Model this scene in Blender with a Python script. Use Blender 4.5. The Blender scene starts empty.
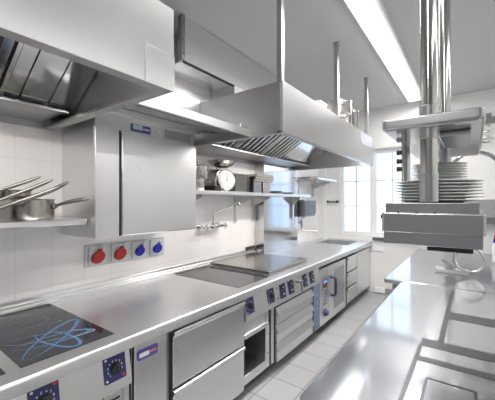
import bpy, bmesh, math, random
from mathutils import Vector, Matrix
random.seed(7)
PI = math.pi
scn = bpy.context.scene
COL = scn.collection

# ------------------------------------------------------------------ materials
def new_mat(name):
    m = bpy.data.materials.new(name); m.use_nodes = True
    nt = m.node_tree; b = nt.nodes['Principled BSDF']
    return m, nt, b

def plain(name, rgb, rough=.5, metal=0., spec=.5, emit=None, emit_s=0.):
    m, nt, b = new_mat(name)
    b.inputs['Base Color'].default_value = (*rgb, 1)
    b.inputs['Roughness'].default_value = rough
    b.inputs['Metallic'].default_value = metal
    b.inputs['Specular IOR Level'].default_value = spec
    if emit:
        b.inputs['Emission Color'].default_value = (*emit, 1)
        b.inputs['Emission Strength'].default_value = emit_s
    # faint procedural unevenness of the finish
    tc = nt.nodes.new('ShaderNodeTexCoord'); n = nt.nodes.new('ShaderNodeTexNoise')
    n.inputs['Scale'].default_value = 22
    nt.links.new(tc.outputs['Object'], n.inputs['Vector'])
    r = nt.nodes.new('ShaderNodeMapRange')
    r.inputs['To Min'].default_value = max(0, rough - .05); r.inputs['To Max'].default_value = min(1, rough + .05)
    nt.links.new(n.outputs['Fac'], r.inputs['Value']); nt.links.new(r.outputs['Result'], b.inputs['Roughness'])
    return m

def steel(name, rgb, r0, r1, stretch=(1, 1, 1), scale=40, bump=.02, var=.06, tail=0., tail_r=.42):
    """brushed stainless steel: stretched noise drives roughness, tone and a faint bump"""
    m, nt, b = new_mat(name)
    b.inputs['Metallic'].default_value = 1
    tc = nt.nodes.new('ShaderNodeTexCoord'); mp = nt.nodes.new('ShaderNodeMapping')
    mp.inputs['Scale'].default_value = stretch
    n = nt.nodes.new('ShaderNodeTexNoise'); n.inputs['Scale'].default_value = scale; n.inputs['Detail'].default_value = 3
    nt.links.new(tc.outputs['Object'], mp.inputs['Vector']); nt.links.new(mp.outputs['Vector'], n.inputs['Vector'])
    big = nt.nodes.new('ShaderNodeTexNoise'); big.inputs['Scale'].default_value = 2.2; big.inputs['Detail'].default_value = 2
    nt.links.new(tc.outputs['Object'], big.inputs['Vector'])
    r = nt.nodes.new('ShaderNodeMapRange'); r.inputs['To Min'].default_value = r0; r.inputs['To Max'].default_value = r1
    nt.links.new(n.outputs['Fac'], r.inputs['Value']); nt.links.new(r.outputs['Result'], b.inputs['Roughness'])
    mx = nt.nodes.new('ShaderNodeMix'); mx.data_type = 'RGBA'
    mx.inputs['A'].default_value = (*[c * (1 - var) for c in rgb], 1); mx.inputs['B'].default_value = (*[min(1, c * (1 + var)) for c in rgb], 1)
    ad = nt.nodes.new('ShaderNodeMath'); ad.operation = 'ADD'; hf = nt.nodes.new('ShaderNodeMath'); hf.operation = 'MULTIPLY'; hf.inputs[1].default_value = .5
    nt.links.new(n.outputs['Fac'], ad.inputs[0]); nt.links.new(big.outputs['Fac'], ad.inputs[1])
    nt.links.new(ad.outputs[0], hf.inputs[0]); nt.links.new(hf.outputs[0], mx.inputs['Factor'])
    nt.links.new(mx.outputs['Result'], b.inputs['Base Color'])
    if bump:
        bp = nt.nodes.new('ShaderNodeBump'); bp.inputs['Strength'].default_value = bump; bp.inputs['Distance'].default_value = .01
        nt.links.new(big.outputs['Fac'], bp.inputs['Height']); nt.links.new(bp.outputs['Normal'], b.inputs['Normal'])
    if tail:   # scuffed steel: a broad lobe beside the clear one
        b2 = nt.nodes.new('ShaderNodeBsdfPrincipled'); b2.inputs['Metallic'].default_value = 1; b2.inputs['Roughness'].default_value = tail_r
        nt.links.new(mx.outputs['Result'], b2.inputs['Base Color'])
        ms = nt.nodes.new('ShaderNodeMixShader'); ms.inputs[0].default_value = tail
        nt.links.new(b.outputs[0], ms.inputs[1]); nt.links.new(b2.outputs[0], ms.inputs[2]); nt.links.new(ms.outputs[0], nt.nodes['Material Output'].inputs[0])
    return m

def tile_mat(name, rgb, rgb2, grout, axes, size, rough, grout_w=.0025, offs=(0, 0), spec=.5):
    """tiles laid on world axes: axes picks which two coordinates carry the grid"""
    m, nt, b = new_mat(name)
    g = nt.nodes.new('ShaderNodeNewGeometry'); s = nt.nodes.new('ShaderNodeSeparateXYZ'); c = nt.nodes.new('ShaderNodeCombineXYZ')
    nt.links.new(g.outputs['Position'], s.inputs[0])
    for k in range(2):
        a = nt.nodes.new('ShaderNodeMath'); a.operation = 'ADD'; a.inputs[1].default_value = offs[k]
        nt.links.new(s.outputs[axes[k]], a.inputs[0]); nt.links.new(a.outputs[0], c.inputs[k])
    br = nt.nodes.new('ShaderNodeTexBrick'); br.offset = 0; br.squash = 1
    br.inputs['Scale'].default_value = 1
    br.inputs['Brick Width'].default_value = size[0]; br.inputs['Row Height'].default_value = size[1]
    br.inputs['Mortar Size'].default_value = grout_w; br.inputs['Mortar Smooth'].default_value = .1; br.inputs['Bias'].default_value = 0
    br.inputs['Color1'].default_value = (*rgb, 1); br.inputs['Color2'].default_value = (*rgb2, 1); br.inputs['Mortar'].default_value = (*grout, 1)
    nt.links.new(c.outputs[0], br.inputs['Vector'])
    nz = nt.nodes.new('ShaderNodeTexNoise'); nz.inputs['Scale'].default_value = 3; nz.inputs['Detail'].default_value = 5
    nt.links.new(g.outputs['Position'], nz.inputs['Vector'])
    mr = nt.nodes.new('ShaderNodeMapRange'); mr.inputs['To Min'].default_value = .93; mr.inputs['To Max'].default_value = 1.05
    nt.links.new(nz.outputs['Fac'], mr.inputs['Value'])
    vm = nt.nodes.new('ShaderNodeVectorMath'); vm.operation = 'SCALE'
    nt.links.new(br.outputs['Color'], vm.inputs[0]); nt.links.new(mr.outputs['Result'], vm.inputs['Scale'])
    nt.links.new(vm.outputs['Vector'], b.inputs['Base Color'])
    b.inputs['Roughness'].default_value = rough; b.inputs['Specular IOR Level'].default_value = spec
    bp = nt.nodes.new('ShaderNodeBump'); bp.inputs['Strength'].default_value = .25; bp.inputs['Distance'].default_value = .002; bp.invert = True
    nt.links.new(br.outputs['Fac'], bp.inputs['Height']); nt.links.new(bp.outputs['Normal'], b.inputs['Normal'])
    return m

M = {}
M['hood'] = steel('steel_hood', (.47, .47, .47), .26, .38, (1, 1, 14), 24, .01)
M['steel'] = steel('steel_brushed', (.74, .74, .745), .24, .36, (1, 14, 1), 24, .015)
M['steelv'] = steel('steel_brushed_upright', (.75, .75, .755), .24, .36, (14, 14, 1), 18, .01)
M['worktop'] = steel('steel_worktop', (.74, .74, .745), .16, .26, (12, 1, 1), 22, .012, .06, .5, .45)
M['island'] = steel('steel_polished_island', (.50, .515, .54), .06, .10, (1, 6, 1), 14, .003, .04, .30, .35)
M['duct'] = steel('steel_duct', (.82, .82, .82), .20, .30, (1, 1, 14), 24, .01)
M['basin'] = steel('steel_basin', (.85, .85, .85), .34, .46, (1, 1, 4), 12, .006)
M['darkbar'] = plain('bar_dark', (.10, .105, .115), .35, .8)
M['polish'] = steel('steel_polished', (.58, .58, .58), .08, .16, (1, 1, 4), 12, .006)
M['pan'] = steel('steel_pan', (.50, .475, .45), .16, .28, (1, 1, 10), 20, .01)
M['griddle'] = steel('steel_griddle', (.36, .34, .32), .16, .26, (1, 6, 1), 16, .01)
M['frame'] = steel('steel_dark', (.34, .34, .35), .25, .38, (1, 8, 1), 18, .01)
M['gan'] = steel('steel_gantry', (.47, .47, .49), .28, .31, (1, 1, 6), 5, 0, .015)
M['pole'] = steel('steel_pole', (.50, .49, .475), .12, .18, (1, 1, .3), 8, 0)
M['handle'] = plain('handle_steel', (.26, .25, .24), .35, 1)
M['chrome'] = plain('chrome', (.60, .60, .60), .12, 1)
M['black'] = plain('black_plastic', (.02, .02, .022), .35)
M['dark'] = plain('dark_void', (.03, .03, .03), .6)
M['slot'] = plain('dark_slot', (.05, .048, .045), .5)
M['glass'] = plain('hob_glass', (.018, .019, .024), .05, 0, .5)
M['navy'] = plain('navy_panel', (.035, .04, .14), .35)
M['label'] = plain('label_blue', (.10, .09, .38), .4)
M['strip'] = plain('slate_strip', (.16, .20, .30), .4)
M['white'] = plain('white_mark', (.85, .85, .85), .5)
M['orange'] = plain('orange_mark', (.85, .22, .08), .5)
M['red'] = plain('red_plastic', (.42, .02, .018), .35)
M['redmark'] = plain('red_mark', (.75, .03, .05), .4)
M['blue'] = plain('blue_plastic', (.012, .018, .36), .35)
M['grey'] = plain('grey_plastic', (.55, .56, .58), .45)
M['china'] = plain('china', (.80, .84, .81), .12, 0, .6)
M['trays'] = plain('grey_trays', (.36, .36, .35), .4, .6)
M['print'] = plain('blue_print', (.045, .12, .25), .3)
M['print2'] = plain('grey_blue_print', (.16, .22, .30), .25)
M['ceil'] = plain('ceiling_paint', (.62, .62, .615), .85)
M['wallp'] = plain('wall_paint', (.80, .80, .79), .7)
M['pvc'] = plain('white_frame', (.86, .88, .90), .35)
M['sill'] = plain('dark_sill', (.10, .105, .11), .3)
M['tileL'] = tile_mat('wall_tile', (.84, .82, .82), (.85, .83, .83), (.70, .68, .68), (1, 2), (.22, .44), .10, .0016, (.177, .313))
M['tileF'] = tile_mat('wall_tile_far', (.84, .83, .82), (.85, .84, .83), (.77, .76, .76), (0, 2), (.22, .44), .15, .0016, (.0, .313))
M['floor'] = tile_mat('floor_tile', (.385, .385, .39), (.42, .42, .425), (.15, .15, .15), (0, 1), (.30, .30), .28, .004, (1.16 + 3, .02 + 3))
M['base'] = plain('skirting_tile', (.36, .34, .33), .4)
M['lamp'] = plain('lamp_diffuser', (.9, .9, .9), .5, 0, .5, (1, .99, .97), 4.0)
M['hoodlamp'] = plain('hood_lamp', (.9, .9, .9), .5, 0, .5, (1, .93, .86), 3.0)
M['led'] = plain('display_blue', (.05, .25, .6), .3, 0, .5, (.1, .4, 1), .6)
def pane_mat():
    m, nt, b = new_mat('window_pane')
    nt.nodes.remove(b)
    tr = nt.nodes.new('ShaderNodeBsdfTransparent'); tr.inputs[0].default_value = (.95, .97, 1, 1)
    gl = nt.nodes.new('ShaderNodeBsdfGlossy'); gl.inputs['Roughness'].default_value = .05
    fr = nt.nodes.new('ShaderNodeFresnel'); fr.inputs[0].default_value = 1.3
    mx = nt.nodes.new('ShaderNodeMixShader'); o = nt.nodes['Material Output']
    nt.links.new(fr.outputs[0], mx.inputs[0]); nt.links.new(tr.outputs[0], mx.inputs[1]); nt.links.new(gl.outputs[0], mx.inputs[2])
    nt.links.new(mx.outputs[0], o.inputs[0]); return m
M['pane'] = pane_mat()

# ------------------------------------------------------------------ mesh builder
class MB:
    def __init__(s, mat=None): s.bm = bmesh.new(); s.T = mat or Matrix.Identity(4)
    def v(s, p): return s.bm.verts.new(s.T @ Vector(p))
    def f(s, vs):
        try: return s.bm.faces.new(vs)
        except ValueError: return None
    def box(s, x0, x1, y0, y1, z0, z1):
        a = [s.v(p) for p in ((x0,y0,z0),(x1,y0,z0),(x1,y1,z0),(x0,y1,z0),(x0,y0,z1),(x1,y0,z1),(x1,y1,z1),(x0,y1,z1))]
        for q in ((0,3,2,1),(4,5,6,7),(0,1,5,4),(1,2,6,5),(2,3,7,6),(3,0,4,7)): s.f([a[i] for i in q])
        return s
    def prism(s, prof, axis, t0, t1):
        """closed profile of 2D points extruded along an axis: 'y' takes (x,z), 'x' takes (y,z), 'z' takes (x,y)"""
        def P(p, t): return {'y': (p[0], t, p[1]), 'x': (t, p[0], p[1]), 'z': (p[0], p[1], t)}[axis]
        a = [s.v(P(p, t0)) for p in prof]; b = [s.v(P(p, t1)) for p in prof]; n = len(prof)
        s.f(a[::-1]); s.f(b)
        for i in range(n): s.f([a[i], a[(i+1) % n], b[(i+1) % n], b[i]])
        return s
    def cyl(s, p0, p1, r0, r1=None, seg=24, cap=True):
        r1 = r0 if r1 is None else r1
        p0, p1 = Vector(p0), Vector(p1); d = (p1 - p0).normalized()
        u = d.orthogonal().normalized(); w = d.cross(u)
        A = [s.v(p0 + (u*math.cos(k*2*PI/seg) + w*math.sin(k*2*PI/seg))*r0) for k in range(seg)]
        B = [s.v(p1 + (u*math.cos(k*2*PI/seg) + w*math.sin(k*2*PI/seg))*r1) for k in range(seg)]
        for k in range(seg): s.f([A[k], A[(k+1) % seg], B[(k+1) % seg], B[k]])
        if cap: s.f(A[::-1]); s.f(B)
        return s
    def tube(s, pts, r, seg=12, closed=False):
        pts = [Vector(p) for p in pts]; n = len(pts); rings = []
        up = None
        for i in range(n):
            a = pts[i-1] if (i or closed) else pts[i]; b = pts[(i+1) % n] if (i < n-1 or closed) else pts[i]
            d = (b - a).normalized()
            if up is None: up = d.orthogonal().normalized()
            up = (up - d*up.dot(d)); up = up.normalized() if up.length > 1e-6 else d.orthogonal().normalized()
            w = d.cross(up); rr = r[i] if isinstance(r, (list, tuple)) else r
            rings.append([s.v(pts[i] + (up*math.cos(k*2*PI/seg) + w*math.sin(k*2*PI/seg))*rr) for k in range(seg)])
        for i in range(n if closed else n-1):
            A, B = rings[i], rings[(i+1) % n]
            for k in range(seg): s.f([A[k], A[(k+1) % seg], B[(k+1) % seg], B[k]])
        if not closed: s.f(rings[0][::-1]); s.f(rings[-1])
        return s
    def lathe(s, c, prof, seg=40):
        """profile of (r, z) about a vertical axis at c; r = 0 closes on the axis"""
        c = Vector(c); rings = []
        for r, z in prof:
            if r < 1e-6: rings.append([s.v(c + Vector((0, 0, z)))])
            else: rings.append([s.v(c + Vector((r*math.cos(k*2*PI/seg), r*math.sin(k*2*PI/seg), z))) for k in range(seg)])
        for A, B in zip(rings, rings[1:]):
            for k in range(seg):
                k2 = (k+1) % seg
                if len(A) == 1 and len(B) == 1: continue
                if len(A) == 1: s.f([A[0], B[k2], B[k]])
                elif len(B) == 1: s.f([A[k], A[k2], B[0]])
                else: s.f([A[k], A[k2], B[k2], B[k]])
        return s
    def rrect(s, x0, x1, y0, y1, r, z0, z1, seg=5, corners=(1,1,1,1)):
        """rounded rectangle slab in local xy"""
        pr = []
        for (cx, cy, a0, on) in ((x1, y1, 0, corners[0]), (x0, y1, 90, corners[1]), (x0, y0, 180, corners[2]), (x1, y0, 270, corners[3])):
            sx = -1 if cx == x1 else 1; sy = -1 if cy == y1 else 1
            if not on: pr.append((cx, cy)); continue
            for k in range(seg+1):
                a = math.radians(a0 + 90*k/seg); pr.append((cx + sx*r + r*math.cos(a), cy + sy*r + r*math.sin(a)))
        return s.prism(pr, 'z', z0, z1)
    def build(s, name, mat, parent=None, bevel=0., smooth=35, origin=None, seg=2):
        bmesh.ops.recalc_face_normals(s.bm, faces=s.bm.faces)
        off = Vector(origin) if origin else Vector((0, 0, 0))
        root = parent
        if parent is not None:
            off = Vector((0, 0, 0))
            q = parent
            while q is not None: off += q.location; q = q.parent
        bmesh.ops.translate(s.bm, verts=s.bm.verts, vec=-off)
        me = bpy.data.meshes.new(name); s.bm.to_mesh(me); s.bm.free()
        if isinstance(mat, str): mat = M[mat]
        me.materials.append(mat)
        if smooth:
            for p in me.polygons: p.use_smooth = True
            me.set_sharp_from_angle(angle=math.radians(smooth))
        o = bpy.data.objects.new(name, me); COL.objects.link(o)
        if parent is not None: o.parent = parent
        else: o.location = off
        if bevel:
            b = o.modifiers.new('edge', 'BEVEL'); b.width = bevel; b.segments = seg; b.limit_method = 'ANGLE'; b.angle_limit = math.radians(40); w = o.modifiers.new('normals', 'WEIGHTED_NORMAL'); w.keep_sharp = True
        return o

def tag(o, label, cat, group=None):
    o['label'] = label; o['category'] = cat
    if group: o['group'] = group
    return o
def thing(name, label, cat, loc, group=None):
    o = bpy.data.objects.new(name, None); COL.objects.link(o); o.location = loc; o.empty_display_size = .05
    return tag(o, label, cat, group)
def struct(name, mb, mat, parent=None, bevel=0.):
    o = mb.build(name, mat, parent, bevel)
    if parent is None: o['kind'] = 'structure'
    return o
def box(*a): return MB().box(*a)
def clone(root):
    r = root.copy(); COL.objects.link(r)
    for ch in list(root.children):
        c = ch.copy(); COL.objects.link(c); c.parent = r
        for g in list(ch.children):
            d = g.copy(); COL.objects.link(d); d.parent = c
    return r
def text_geo(mb, s, size, M4, depth=.0006):
    cu = bpy.data.curves.new('t', 'FONT'); cu.body = s; cu.size = size; cu.align_x = 'CENTER'; cu.align_y = 'CENTER'; cu.extrude = depth; cu.resolution_u = 2
    ob = bpy.data.objects.new('t', cu); COL.objects.link(ob)
    dg = bpy.context.evaluated_depsgraph_get(); me = bpy.data.meshes.new_from_object(ob.evaluated_get(dg))
    bm2 = bmesh.new(); bm2.from_mesh(me); bm2.transform(M4)
    me2 = bpy.data.meshes.new('t'); bm2.to_mesh(me2); mb.bm.from_mesh(me2)
    bm2.free(); bpy.data.objects.remove(ob); bpy.data.curves.remove(cu); bpy.data.meshes.remove(me); bpy.data.meshes.remove(me2)
def face_mat(o, ex, ey):
    """local frame whose x runs along ex, y along ey and z out of the face"""
    ex = Vector(ex).normalized(); ey = Vector(ey).normalized(); ez = ex.cross(ey)
    return Matrix(((ex.x, ey.x, ez.x, o[0]), (ex.y, ey.y, ez.y, o[1]), (ex.z, ey.z, ez.z, o[2]), (0, 0, 0, 1)))
def arc(c, ex, ey, r, a0, a1, n=12):
    c, ex, ey = Vector(c), Vector(ex), Vector(ey)
    return [c + ex*(r*math.cos(math.radians(a0 + (a1-a0)*k/n))) + ey*(r*math.sin(math.radians(a0 + (a1-a0)*k/n))) for k in range(n+1)]
ORD = ['top', 'second', 'third', 'fourth', 'fifth', 'sixth', 'seventh', 'eighth', 'ninth', 'tenth', 'eleventh', 'twelfth', 'thirteenth', 'fourteenth', 'fifteenth', 'sixteenth']

WX = -2.4; FX = -1.46; CEIL = 3.25; FY = 5.7; RX = 2.7; BY = -2.2
# ------------------------------------------------------------------ room shell
struct('floor', box(WX-.15, RX+.15, BY-.15, FY+.3, -.1, 0), 'floor')
struct('ceiling', box(WX-.15, RX+.15, BY-.15, FY+.3, CEIL, CEIL+.1), 'ceil')
struct('wall_left', box(WX-.15, WX, BY-.15, FY+.3, 0, CEIL), 'tileL')
struct('wall_right', box(RX, RX+.15, BY-.15, FY+.3, 0, CEIL), 'wallp')
struct('wall_back', box(WX, RX, BY-.15, BY, 0, CEIL), plain('grey_back_wall', (.30, .30, .31), .5))
W0, W1, WZ0, WZ1 = -2.02, -.78, .98, 2.52
wf = MB()
wf.box(WX, W0, FY, FY+.3, 0, CEIL); wf.box(W1, RX, FY, FY+.3, 0, CEIL)
wf.box(W0, W1, FY, FY+.3, 0, WZ0); wf.box(W0, W1, FY, FY+.3, WZ1, CEIL)
struct('wall_far', wf, 'tileF')
struct('baseboard_far', box(-1.40, -.62, FY-.012, FY, 0, .10), 'base')
struct('trim_1', box(-2.02, RX, FY-.03, FY, 2.54, 2.60), 'wallp')
struct('trim_2', box(-1.42, -.72, FY-.06, FY+.03, .93, .975), 'sill', bevel=.004)
struct('trim_3', box(WX, -2.27, FY-.10, FY, .90, CEIL-.02), 'wallp', bevel=.004)
# cladding pillar on the left wall
struct('pillar', box(WX, -2.245, 3.42, 4.40, 0, 2.9), 'polish')
struct('trim_4', box(WX, WX+.012, .6, 2.54, 2.50, 2.775), 'steel')
def window(n, x0, x1, muntx):
    fr = MB(); t = .055; y0, y1 = FY+.05, FY+.12
    fr.box(x0, x0+t, y0, y1, WZ0, WZ1); fr.box(x1-t, x1, y0, y1, WZ0, WZ1)
    fr.box(x0+t, x1-t, y0, y1, WZ0, WZ0+.075); fr.box(x0+t, x1-t, y0, y1, WZ1-.06, WZ1)
    w = bpy.data.objects.new('window_%d' % n, None); COL.objects.link(w); w.location = ((x0+x1)/2, FY+.08, WZ0); w['kind'] = 'structure'
    fr.build('window_frame', 'pvc', w, .005)
    b = MB()
    b.box(muntx-.007, muntx+.007, y0+.02, y0+.035, WZ0+.07, WZ1-.05)
    for z in (1.53, 1.985): b.box(x0+t, x1-t, y0+.02, y0+.035, z-.007, z+.007)
    b.build('glazing_bars', plain('bar_backlit', (.40, .36, .33), .5), w)  # backlit darkness of the bars put into their colour
    box(x0+t, x1-t, y0+.036, y0+.042, WZ0+.07, WZ1-.05).build('pane', 'pane', w)
window(1, W0, -1.43, -1.735); window(2, -1.43, W1, -1.12)

# ------------------------------------------------------------------ ceiling lights
def ceiling_light(x, y0, y1, label, power):
    t = thing('ceiling_light', label, 'light', (x, (y0+y1)/2, CEIL), 'linear ceiling lights')
    h = MB(); h.box(x-.10, x+.13, y0-.02, y1+.02, CEIL-.045, CEIL)
    h.build('housing', 'wallp', t, .003)
    d = box(x-.075, x+.075, y0, y1, CEIL-.066, CEIL-.045); d.build('diffuser', 'lamp', t, .004)
    la = bpy.data.lights.new('tube_light', 'AREA'); la.shape = 'RECTANGLE'; la.size = .14; la.size_y = y1-y0; la.energy = power; la.color = (1, .985, .96)
    lo = bpy.data.objects.new('tube_light', la); COL.objects.link(lo); lo.location = (0, 0, -.072); lo.parent = t
    return t
ceiling_light(-.725, .9, 5.4, 'long white linear ceiling light above the aisle', 26)
ceiling_light(1.75, -.6, 5.0, 'added long white ceiling light, out of view on the far side of the island', 24)  # unseen fixture, added to brighten the room and its steel
ceiling_light(-.4, -1.9, .2, 'added short white ceiling light, unseen behind the viewer', 14)  # added lamp behind the camera, lifts the general light

# ------------------------------------------------------------------ extraction hoods
HB, HT, HX = 2.105, 2.48, -1.10
def hood(label, y0, y1, filt, group='steel extraction hoods'):
    t = thing('extraction_hood', label, 'extraction hood', (-1.75, (y0+y1)/2, HB), group)
    f = MB(); f.prism([(HX, HB), (HX, HT), (HX-.015, HT), (HX-.015, HB+.02), (HX-.055, HB+.02), (HX-.055, HB)], 'y', y0, y1)
    f.build('front_panel', 'hood', t, .0025)
    for (a, b, c0, c1) in ((y0, y0+.015, y0+.015, y0+.055), (y1-.015, y1, y1-.055, y1-.015)):
        s = MB(); s.box(WX+.002, HX-.016, a, b, HB, HT-.012); s.box(WX+.002, HX-.056, c0, c1, HB, HB+.02)
        s.build('side_panel', 'hood', t, .002)
    box(WX+.002, HX-.016, y0+.002, y1-.002, HT-.012, HT).build('top_panel', 'hood', t)
    bk = MB(); bk.prism([(WX+.002, HB), (WX+.02, HB), (WX+.02, HB+.04), (-2.06, 2.165), (-2.06, 2.18), (WX+.002, HB+.08)], 'y', y0+.056, y1-.056)
    bk.build('back_panel', 'hood', t, .001)
    g = MB(); g.prism([(-2.075, 2.150), (-2.02, 2.150), (-2.02, 2.160), (-2.03, 2.160), (-2.065, 2.16), (-2.065, 2.185), (-2.075, 2.185)], 'y', y0+.056, y1-.056)
    g.build('grease_gutter', 'frame', t)
    ln = y1-y0-.5; yc = (y0+y1)/2
    m = MB(); m.box(-1.30, -1.16, yc-ln/2-.03, yc+ln/2+.03, HT-.06, HT-.012); lh = m.build('lamp_housing', 'wallp', t)
    m = MB(); m.box(-1.28, -1.18, yc-ln/2, yc+ln/2, HT-.068, HT-.06); m.build('lamp_diffuser', 'hoodlamp', lh)
    la = bpy.data.lights.new('hood_light', 'AREA'); la.shape = 'RECTANGLE'; la.size = .09; la.size_y = ln; la.energy = 8*ln; la.color = (1, .955, .91)
    lo = bpy.data.objects.new('hood_light', la); COL.objects.link(lo); lo.location = (-1.23+1.75, 0, HT-.075-HB); lo.parent = t
    # sloping bank: cassettes with slats, or plain blanking panels
    p0 = Vector((-2.045, 0, 2.175)); p1 = Vector((-1.56, 0, 2.465)); d = (p1-p0); L = d.length; d.normalize()
    for kind, ya, yb in filt:
        T = face_mat((p0.x, ya, p0.z), (0, 1, 0), d)      # local z looks down into the room
        m = MB(T); w = yb-ya
        if kind == 'blank':
            m.box(.003, w-.003, 0, L, -.012, 0); m.build('blank_panel', 'polish', t, .002)
        else:
            m.box(.004, .022, 0, L, -.02, .02); m.box(w-.022, w-.004, 0, L, -.02, .02)
            m.box(.022, w-.022, 0, .02, -.02, .02); m.box(.022, w-.022, L-.02, L, -.02, .02)
            n = max(1, round((w-.05)/.072)); q = (w-.044)/n
            for k in range(n):
                m.box(.022+q*k+q*.25, .022+q*k+q*.80, .02, L-.02, .002, .014)
            o = m.build('baffle_filter', 'polish', t, .001)
            b2 = MB(T); b2.box(.024, w-.024, .02, L-.02, -.018, -.012); b2.build('filter_backing', 'slot', o)
    return t
h1 = hood('big steel extraction hood over the saucepan shelf', -1.1, .925,
     [('baffle', -1.04, -.55), ('baffle', -.55, -.06), ('baffle', -.06, .54), ('blank', .54, .614), ('blank', .614, .758), ('blank', .758, .908)])
h1['label'] = 'big steel extraction hood over the saucepan shelf, small square patch plate on its front'
pt = box(HX, HX+.004, .772, .927, HB-.002, 2.265).build('access_plate', 'hood', h1, .001)
h2 = hood('steel extraction hood hung from square posts above the griddle plate', 1.926, 4.42,
     [('baffle', 1.985, 2.49), ('baffle', 2.49, 3.0), ('baffle', 3.0, 3.50), ('blank', 3.50, 3.93), ('blank', 3.93, 4.402)])
for y in (1.95, 3.10, 4.21):
    p = MB(); p.box(-1.155, -1.112, y-.02, y+.02, HT-.2, CEIL); p.box(-1.165, -1.105, y-.03, y+.03, CEIL-.008, CEIL)
    p.build('hanging_post', 'gan', h2, .002)
sg = MB(face_mat((HX, 3.83, 2.305), (0, 1, 0), (0, 0, 1))); sg.rrect(.0, .53, .02, .16, .05, 0, .004)
so = sg.build('sign_plate', plain('pale_sign', (.50, .50, .62), .4), h2); so['label'] = 'pale lilac rounded sign plate'

# ceiling duct boxing behind the hoods
t = thing('duct_boxing', 'white steel duct boxing along the ceiling behind the hoods', 'duct', (-2.2, 3.0, 2.8))
d = MB(); d.box(-2.065, -2.05, 1.84, 5.0, 2.85, CEIL-.004); d.box(WX+.012, -2.065, 1.84, 5.0, 2.85, 2.862)
d.build('boxing_panel', 'duct', t, .002)
d = MB(); d.box(-2.05, -2.035, 1.80, 1.84, 2.85, CEIL-.004); d.box(-2.09, -2.05, 1.805, 1.84, 2.85, CEIL-.004)
for z in (2.9, 3.03, 3.16): d.cyl((-2.035, 1.82, z), (-2.02, 1.82, z), .008, seg=8)
d.build('flange', 'frame', t, .002)
box(-2.07, -2.045, 1.84, 2.545, 2.838, 2.85).build('gasket', 'dark', t)
d = MB(); d.box(WX+.014, -2.045, 2.545, 4.6, 2.49, 2.85); d.build('riser_box', 'steelv', t, .003)

# ------------------------------------------------------------------ wall cabinet between the hoods
t = thing('wall_cabinet', 'tall steel wall cabinet with one brushed door, fixed to the tiles above the sockets', 'cabinet', (-2.15, 1.42, 1.36))
b = MB(); b.box(WX+.002, -1.940, .985, 1.848, 1.365, 2.19); b.box(-1.940, -1.924, .985, 1.150, 1.365, 2.19)
b.build('body', 'steelv', t, .003)
box(-1.945, -1.922, 1.152, 1.160, 1.37, 2.085).build('door_gap', 'dark', t)
d = MB(); d.box(-1.939, -1.905, 1.161, 1.848, 1.37, 2.072)
d.build('door', 'steelv', t, .008, seg=3)
e = MB(); e.box(-1.940, -1.930, 1.152, 1.848, 2.09, 2.19); e.build('control_strip', 'steel', t, .002)
lb = MB(face_mat((-1.930, 1.237, 2.100), (0, 1, 0), (0, 0, 1))); lb.rrect(0, .165, 0, .055, .012, 0, .003)
l1 = lb.build('label_plate', 'label', t); l1['label'] = 'blue rounded label with a pale window'
q = MB(face_mat((-1.927, 1.237, 2.100), (0, 1, 0), (0, 0, 1))); q.rrect(.018, .095, .017, .052, .004, 0, .001); q.build('label_window', plain('pale_green', (.55, .66, .62), .4), l1)
q = MB(face_mat((-1.927, 1.237, 2.100), (0, 1, 0), (0, 0, 1)))
for k in range(4): q.box(.102+k*.014, .112+k*.014, .022, .034, 0, .001)
q.build('label_marks', 'white', l1)
q = MB(face_mat((-1.930, 1.415, 2.098), (0, 1, 0), (0, 0, 1))); q.rrect(0, .088, 0, .05, .004, 0, .002); p_ = q.build('notice_plate', 'white', t)
q = MB(face_mat((-1.928, 1.415, 2.098), (0, 1, 0), (0, 0, 1)))
for r_ in range(3): q.box(.012, .074 - .012*r_, .01+.013*r_, .015+.013*r_, 0, .001)
q.build('print_lines', 'grey', p_)
g = MB(); g.box(-1.930, -1.926, 1.535, 1.80, 2.10, 2.165)
gv = g.build('vent_grille', 'frame', t)
g = MB()
for k in range(20):
    for r_ in range(4):
        g.box(-1.927, -1.9245, 1.54+k*.013, 1.548+k*.013, 2.106+r_*.014, 2.114+r_*.014)
g.build('grille_holes', 'grey', gv)

t = thing('canopy_ledge', 'folded steel canopy ledge bridging the gap between the two hoods above the wall cabinet', 'canopy', (-1.65, 1.42, 2.12))
c = MB(); c.prism([(-1.376, 2.105), (-1.376, 2.155), (-1.386, 2.160), (-1.93, 2.215), (-1.93, 2.207), (-1.392, 2.150), (-1.392, 2.105)], 'y', .928, 1.923)
c.build('canopy', 'steel', t, .001)
c = MB(); c.box(-1.955, -1.94, .928, 1.923, 2.20, 2.50); c.build('infill_panel', 'hood', t, .002)
c = MB(); c.tube([(-1.376, 1.78, 2.158), (-1.376, 1.78, 2.176), (-1.376, 1.86, 2.176), (-1.376, 1.86, 2.158)], .004, 8); c.build('lift_loop', 'chrome', t)
c = MB()
for x in (-1.55, -1.72): c.box(x-.006, x+.006, .93, 1.92, 2.166-(x+1.55)*.1-.012, 2.166-(x+1.55)*.1-.004)
c.build('seam_rib', 'frame', t)

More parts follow.
